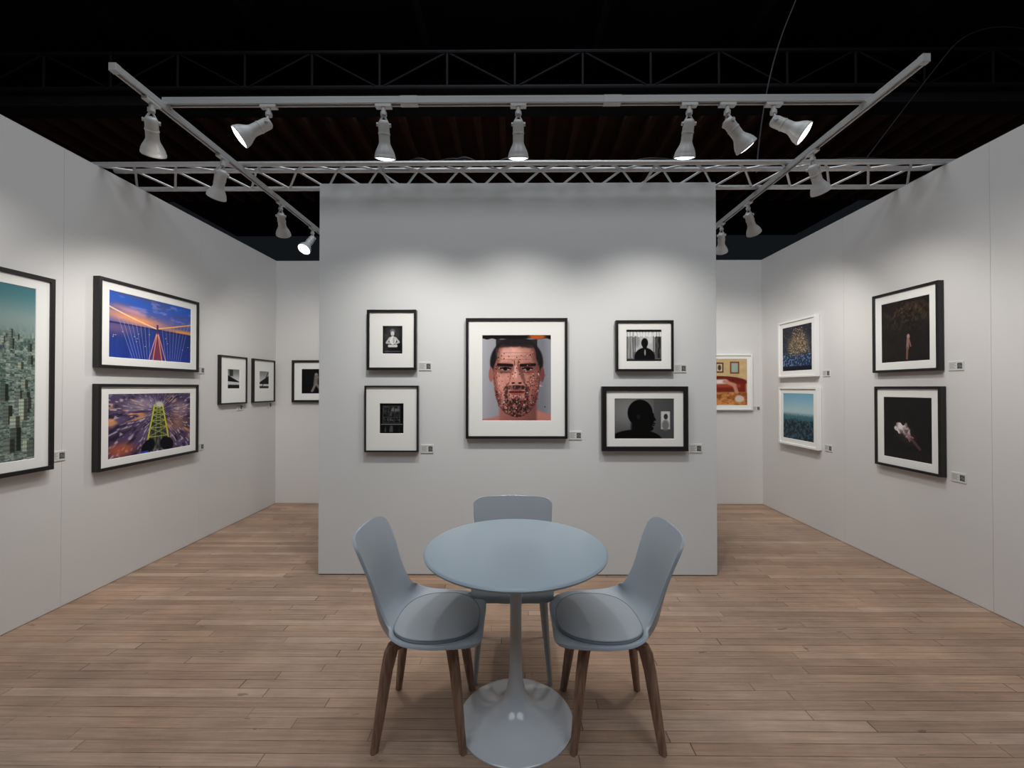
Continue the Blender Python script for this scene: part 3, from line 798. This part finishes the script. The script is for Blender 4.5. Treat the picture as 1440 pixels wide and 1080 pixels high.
# ------------------------------------------------------------------ track spotlights
def spotlight(mount, target, energy, zt=3.03, size=70, drop=0.055):
    e = empty('track_spotlight', (mount[0], mount[1], zt))
    pivot = Vector((0, 0, -drop-0.045))
    tgt = Vector(target)-Vector((mount[0], mount[1], zt))
    d = (tgt-pivot).normalized()
    q = d.to_track_quat('-Z', 'Y')
    bm = bmesh.new()
    add_box(bm, -0.016, 0.016, -0.045, 0.045, -0.016, -0.0005) if abs(mount[0]) > 1.9 else add_box(bm, -0.045, 0.045, -0.016, 0.016, -0.016, -0.0005)
    add_tube(bm, (0, 0, -0.015), (0, 0, -drop), 0.012, 14)
    add_tube(bm, (0, 0, -drop+0.012), (0, 0, -drop-0.006), 0.018, 14)
    o = mesh_obj('adapter', bm, M_lamp, e); autosmooth(o)
    side = q @ Vector((1, 0, 0))
    bm = bmesh.new()
    for s in (-1, 1):
        a = Vector((0, 0, -drop)); b = pivot + side*0.030*s + d*0.012
        add_tube(bm, a, b, 0.0055, 8)
        add_tube(bm, b-side*0.004*s, b+side*0.010*s, 0.010, 12)
    o = mesh_obj('yoke', bm, M_lamp, e); autosmooth(o)
    outer = [(0.0, 0.012), (0.020, 0.010), (0.028, 0.002), (0.031, -0.010), (0.031, -0.052), (0.0335, -0.054), (0.0335, -0.060), (0.031, -0.062),
             (0.031, -0.100), (0.034, -0.112), (0.041, -0.126), (0.050, -0.143), (0.056, -0.158), (0.058, -0.172), (0.060, -0.174), (0.060, -0.184)]
    inner = [(0.056, -0.184), (0.054, -0.160), (0.046, -0.143), (0.030, -0.120), (0.0, -0.115)]
    bm = bmesh.new(); add_lathe(bm, outer+inner, 32)
    o = mesh_obj('housing', bm, M_lamp, e); o.location = pivot; o.rotation_mode = 'QUATERNION'; o.rotation_quaternion = q
    autosmooth(o, 50)
    bm = bmesh.new(); add_lathe(bm, [(0.0, -0.193), (0.020, -0.192), (0.038, -0.189), (0.050, -0.184), (0.054, -0.178)], 32)
    o = mesh_obj('bulb', bm, M_bulb, e); o.location = pivot; o.rotation_mode = 'QUATERNION'; o.rotation_quaternion = q
    o.data.polygons.foreach_set('use_smooth', [True]*len(o.data.polygons))
    L = bpy.data.lights.new('lamp_beam', 'SPOT'); L.energy = energy; L.spot_size = math.radians(size); L.spot_blend = 1.0
    L.shadow_soft_size = 0.04; L.color = (1.0, 0.96, 0.905)
    lo = bpy.data.objects.new('lamp_beam', L); link(lo, e)
    lo.location = pivot + d*0.235; lo.rotation_mode = 'QUATERNION'; lo.rotation_quaternion = q
    return e
ZB = 3.066
spotlight((-1.40, BY), (-3.00, 1.65, 1.55), 42, ZB, 95)
spotlight((-0.745, BY), (-0.90, YP, 0.80), 48, ZB, 112)
spotlight((0.02, BY), (0.02, YP, 0.80), 48, ZB, 112)
spotlight((0.985, BY), (1.0, YP, 0.80), 48, ZB, 112)
spotlight((1.20, BY), (3.10, 2.85, 1.00), 46, ZB, 90)
spotlight((1.46, BY), (3.10, 1.55, 1.55), 34, ZB, 90)
spotlight((AX0, 2.27), (-3.02, 3.70, 0.9), 52, 3.03, 90)
spotlight((AX0, 2.83), (-3.02, 3.60, 1.30), 32, 3.03, 95)
spotlight((AX0, 3.54), (-2.60, 5.28, 1.20), 50, 3.03, 95)
spotlight((AX0, 4.10), (-2.40, 2.6, 0.90), 35, 3.03, 95)
spotlight((AX1, 2.79), (3.10, 3.50, 1.35), 34, 3.03, 95)
spotlight((AX1, 3.56), (3.10, 4.55, 1.45), 50, 3.03, 95)
spotlight((AX1, 4.02), (2.55, 5.28, 1.45), 40, 3.03, 95)

# ------------------------------------------------------------------ table
e = empty('round_pedestal_table', (0.004, 1.863, 0))
bm = bmesh.new()
add_lathe(bm, [(0, 0.757), (0.388, 0.757), (0.3955, 0.7555), (0.400, 0.750), (0.3985, 0.744), (0.388, 0.737), (0.36, 0.734), (0, 0.734)], 128)
autosmooth(mesh_obj('table_top', bm, M_table, e), 40)
bm = bmesh.new()
prof = [(0.0,0.733),(0.085,0.733),(0.085,0.727),(0.060,0.715),(0.034,0.70),(0.027,0.68),(0.0255,0.55),(0.0255,0.40),(0.026,0.30),(0.028,0.22),(0.033,0.165),
        (0.042,0.125),(0.056,0.095),(0.078,0.070),(0.108,0.050),(0.145,0.035),(0.19,0.024),(0.225,0.0165),(0.244,0.011),(0.2505,0.006),(0.2505,0.001),(0.0,0.001)]
add_lathe(bm, prof, 96)
autosmooth(mesh_obj('pedestal', bm, M_tbase, e), 50)

# ------------------------------------------------------------------ chairs
def cr_interp(pts, ts):
    P = np.asarray(pts, float); n = len(P)
    out = []
    for t in ts:
        s = t*(n-1); i = min(int(s), n-2); f = s-i
        p0 = P[max(i-1,0)]; p1 = P[i]; p2 = P[i+1]; p3 = P[min(i+2,n-1)]
        out.append(0.5*((2*p1)+(-p0+p2)*f+(2*p0-5*p1+4*p2-p3)*f*f+(-p0+3*p1-3*p2+p3)*f**3))
    return np.array(out)

def chair(loc, rotz, style):
    e = empty('dining_chair', loc, rotz)
    if style == 'padded':
        # x, z, half width, cup
        P = [(0.245,0.410,0.190,0.004),(0.225,0.425,0.208,0.012),(0.14,0.420,0.228,0.028),(0.04,0.407,0.236,0.044),(-0.06,0.402,0.232,0.062),
             (-0.14,0.416,0.216,0.086),(-0.190,0.465,0.196,0.090),(-0.212,0.545,0.183,0.068),(-0.226,0.62,0.182,0.052),(-0.243,0.70,0.190,0.042),(-0.265,0.775,0.194,0.034),(-0.292,0.846,0.186,0.026)]
        e0, e1, nn, nt_ = 0.20, 0.085, 2.4, 2.8
        shellm = M_shell
    else:
        P = [(0.235,0.418,0.185,0.002),(0.22,0.440,0.200,0.006),(0.14,0.443,0.208,0.012),(0.04,0.437,0.210,0.016),(-0.06,0.435,0.208,0.020),
             (-0.14,0.445,0.205,0.028),(-0.185,0.485,0.205,0.036),(-0.203,0.55,0.210,0.040),(-0.215,0.62,0.218,0.042),(-0.225,0.69,0.224,0.044),(-0.235,0.755,0.228,0.044),(-0.245,0.815,0.228,0.042)]
        e0, e1, nn, nt_ = 0.10, 0.08, 3.2, 3.2
        shellm = M_shellw
    NB, NA = 90, 33
    tb = 0.5-0.5*np.cos(np.linspace(0, math.pi, NB))
    C = cr_interp(P, tb)
    T = np.gradient(C[:, :2], axis=0); T /= np.linalg.norm(T, axis=1)[:, None]+1e-9
    Nn = np.stack([T[:, 1], -T[:, 0]], -1)
    bm = bmesh.new(); rows = []
    for i, b in enumerate(tb):
        k = 1.0
        if b < e0: k = max(1e-3, 1-((e0-b)/e0)**nn)**(1/nn)
        if b > 1-e1: k = min(k, max(1e-3, 1-((b-1+e1)/e1)**nt_)**(1/nt_))
        w = C[i, 2]*k
        row = []
        for a in np.linspace(-1, 1, NA):
            aa = math.sin(a*math.pi/2)*0.55+a*0.45
            y = w*aa
            c = C[i, 3]*abs(y/C[i, 2])**2.4
            row.append(bm.verts.new((C[i, 0]+Nn[i, 0]*c, y, C[i, 1]+Nn[i, 1]*c)))
        rows.append(row)
    for i in range(NB-1):
        for j in range(NA-1):
            bm.faces.new([rows[i][j], rows[i+1][j], rows[i+1][j+1], rows[i][j+1]])
    sh = mesh_obj('shell', bm, shellm, e, smooth=True)
    m = sh.modifiers.new('sol', 'SOLIDIFY'); m.thickness = 0.012; m.offset = 0
    m = sh.modifiers.new('bev', 'BEVEL'); m.width = 0.004; m.segments = 2; m.limit_method = 'ANGLE'; m.angle_limit = math.radians(50)
    ns = 55
    xs = C[:, 0]; order = np.argsort(xs[:ns]); 
    def seatz(x, y):
        zi = np.interp(x, xs[:ns][order], C[:ns, 1][order]); wi = np.interp(x, xs[:ns][order], C[:ns, 2][order]); ci = np.interp(x, xs[:ns][order], C[:ns, 3][order])
        return zi+ci*min(1.2, abs(y/wi))**2.4
    if style == 'padded':
        bm = bmesh.new(); rings = []
        NR, NS = 18, 80
        cx, rx, ry = 0.046, 0.182, 0.195
        radii = list(np.sin(np.linspace(0, math.pi/2, NR)))+[1.0, 0.97]
        pipe = []
        for k, r in enumerate(radii):
            ring = []
            for s in range(NS):
                th = 2*math.pi*s/NS; ct, st = math.cos(th), math.sin(th)
                ex = 2/2.4
                x = cx+r*rx*math.copysign(abs(ct)**ex, ct); y = r*ry*math.copysign(abs(st)**ex, st)
                top = 0.014+0.018*(1-r**3.5) if k < NR-1 else (0.010 if k == NR-1 else (0.0 if k == NR else -0.004))
                z = seatz(x, y)+0.008+top
                if k == NR-1: pipe.append((x, y, z+0.003))
                if k == 0:
                    ring = [bm.verts.new((cx, 0, z))]; break
                ring.append(bm.verts.new((x, y, z)))
            rings.append(ring)
        for k in range(len(rings)-1):
            A, B = rings[k], rings[k+1]
            for i in range(NS):
                j = (i+1) % NS
                if len(A) == 1: bm.faces.new([A[0], B[i], B[j]])
                else: bm.faces.new([A[i], B[i], B[j], A[j]])
        mesh_obj('seat_pad', bm, M_cush, e, smooth=True)
        bm = bmesh.new()
        rr = []
        for i in range(NS):
            p = Vector(pipe[i]); t = (Vector(pipe[(i+1) % NS])-Vector(pipe[i-1])).normalized()
            n1 = t.cross(Vector((0, 0, 1))).normalized(); n2 = n1.cross(t)
            rr.append([bm.verts.new(p+0.003*(n1*math.cos(a)+n2*math.sin(a))) for a in np.linspace(0, 2*math.pi, 8, endpoint=False)])
        for i in range(NS):
            for k in range(8):
                bm.faces.new([rr[i][k], rr[i][(k+1) % 8], rr[(i+1) % NS][(k+1) % 8], rr[(i+1) % NS][k]])
        mesh_obj('pad_piping', bm, M_pipe, e, smooth=True)
        bm = bmesh.new()
        for s in (1, -1):
            M = Matrix.Rotation(s*math.radians(45), 4, 'Z')
            bm2 = bmesh.new(); add_box(bm2, -0.165, 0.165, -0.014, 0.014, 0.370, 0.394)
            bm2.transform(M)
            me = bpy.data.meshes.new('t'); bm2.to_mesh(me); bm2.free(); bm.from_mesh(me); bpy.data.meshes.remove(me)
        bevel(mesh_obj('underframe', bm, M_leg, e), 0.004, 2)
    k = 1
    for sx in (-1, 1):
        for sy in (-1, 1):
            bm = bmesh.new()
            if style == 'padded':
                secs = [((0.114, 0.114, 0.402), 0.026, 0.018), ((0.126, 0.126, 0.374), 0.028, 0.019), ((0.140, 0.140, 0.30), 0.024, 0.018),
                        ((0.160, 0.160, 0.14), 0.020, 0.0155), ((0.178, 0.178, 0.0), 0.015, 0.013)]
            else:
                secs = [((0.150, 0.150, 0.428), 0.019, 0.019), ((0.160, 0.158, 0.36), 0.017, 0.017), ((0.175, 0.170, 0.20), 0.0135, 0.0135), ((0.195, 0.186, 0.0), 0.010, 0.010)]
            rings = []
            diag = Vector((sx, sy, 0)).normalized(); tang = Vector((-sy, sx, 0)).normalized()
            for (p, a, b2) in secs:
                c = Vector((p[0]*sx, p[1]*sy, p[2])); ring = []
                for i in range(20):
                    th = 2*math.pi*i/20; ct, st = math.cos(th), math.sin(th)
                    ex = 0.62
                    ring.append(bm.verts.new(c+diag*a*math.copysign(abs(ct)**ex, ct)+tang*b2*math.copysign(abs(st)**ex, st)))
                rings.append(ring)
            for r in range(len(rings)-1):
                for i in range(20):
                    j = (i+1) % 20
                    bm.faces.new([rings[r][i], rings[r][j], rings[r+1][j], rings[r+1][i]])
            bm.faces.new(rings[0]); bm.faces.new(rings[-1][::-1])
            o = mesh_obj('leg_%d' % k, bm, M_leg if style == 'padded' else M_shellw, e); autosmooth(o, 40)
            k += 1
    return e
chair((-0.385, 1.865, 0), 0.0, 'padded')
chair((0.412, 1.865, 0), math.pi, 'padded')
chair((-0.012, 2.27, 0), -math.pi/2, 'plain')

# ------------------------------------------------------------------ hall structure overhead
def beam(name, x0, x1, y, z0, z1, wy, mat):
    bm = bmesh.new()
    add_box(bm, x0, x1, y-wy/2, y+wy/2, z0, z0+0.03)
    add_box(bm, x0, x1, y-wy/2, y+wy/2, z1-0.03, z1)
    add_box(bm, x0, x1, y-0.02, y+0.02, z0+0.03, z1-0.03)
    return mesh_obj(name, bm, mat)
for (y, z0, z1) in ((3.2, 7.2, 7.6), (6.0, 5.45, 5.72), (9.0, 7.1, 7.5), (12.5, 7.1, 7.5)):
    beam('ceiling_beam', -11.5, 11.5, y, z0, z1, 0.28, M_dark2)
bm = bmesh.new()
for i in range(46):
    x = -9+i*0.4
    add_box(bm, x-0.05, x+0.05, 6.3, 9.5, 5.70, 5.92)
add_box(bm, -10, 10, 6.3, 9.5, 5.92, 5.97)
mesh_obj('timber_joists', bm, M_brownb)
def roof_truss(y, z0, z1, r):
    bm = bmesh.new()
    add_tube(bm, (-11, y, z0), (11, y, z0), r, 8); add_tube(bm, (-11, y, z1), (11, y, z1), r, 8)
    n = 26; dx = 22/n
    for i in range(n):
        xa = -11+i*dx
        add_tube(bm, (xa, y, z0), (xa, y, z1), r*0.6, 6)
        add_tube(bm, (xa, y, z0 if i % 2 else z1), (xa+dx, y, z1 if i % 2 else z0), r*0.5, 6)
    mesh_obj('roof_truss', bm, M_dark)
roof_truss(5.2, 5.20, 5.65, 0.024)
roof_truss(7.6, 6.6, 7.3, 0.05)
bm = bmesh.new()
for x in (-6.5, -4.2, -1.5, 1.4, 3.9, 6.3):
    add_box(bm, x-0.06, x+0.06, 1.0, 17, 7.3, 7.55)
mesh_obj('ceiling_purlins', bm, M_dark2)
curve_obj('hanging_cable', [(1.9, 3.3, 3.15), (2.2, 3.7, 4.2), (2.9, 4.1, 5.6), (3.6, 4.4, 7.2)], 0.006, M_dark2)
curve_obj('hanging_cable', [(5.9, 4.6, 5.3), (5.0, 4.5, 5.5), (4.4, 4.6, 4.7), (3.4, 4.2, 3.6)], 0.006, M_dark2)

# ------------------------------------------------------------------ ambient fill: unseen area lights added for soft bluish ambience, and world
def area(name, loc, size, energy, col, rot=(0, 0, 0)):
    L = bpy.data.lights.new(name, 'AREA'); L.shape = 'DISK'; L.size = size; L.energy = energy; L.color = col
    o = bpy.data.objects.new(name, L); o.location = loc; o.rotation_euler = rot
    return link(o)
area('ambient_fill', (-2.5, -2.0, 6.8), 4.0, 120, (0.86, 0.93, 1.0))
area('ambient_fill', (2.5, -2.0, 6.8), 4.0, 120, (0.86, 0.93, 1.0))
area('ambient_fill', (0, 2.6, 7.1), 4.0, 115, (0.86, 0.93, 1.0))

w = bpy.data.worlds.new('World'); scene.world = w; w.use_nodes = True
w.node_tree.nodes['Background'].inputs['Color'].default_value = (0.30, 0.36, 0.45, 1)
w.node_tree.nodes['Background'].inputs['Strength'].default_value = 0.02

# ------------------------------------------------------------------ camera
cam = bpy.data.cameras.new('camera'); co = bpy.data.objects.new('camera', cam); link(co)
co.location = (0, 0, 1.46)
cam.sensor_width = 36; cam.lens = 36*590/1440
co.rotation_euler = (math.radians(90.5), 0, math.radians(0.39))
cam.clip_start = 0.02
scene.camera = co
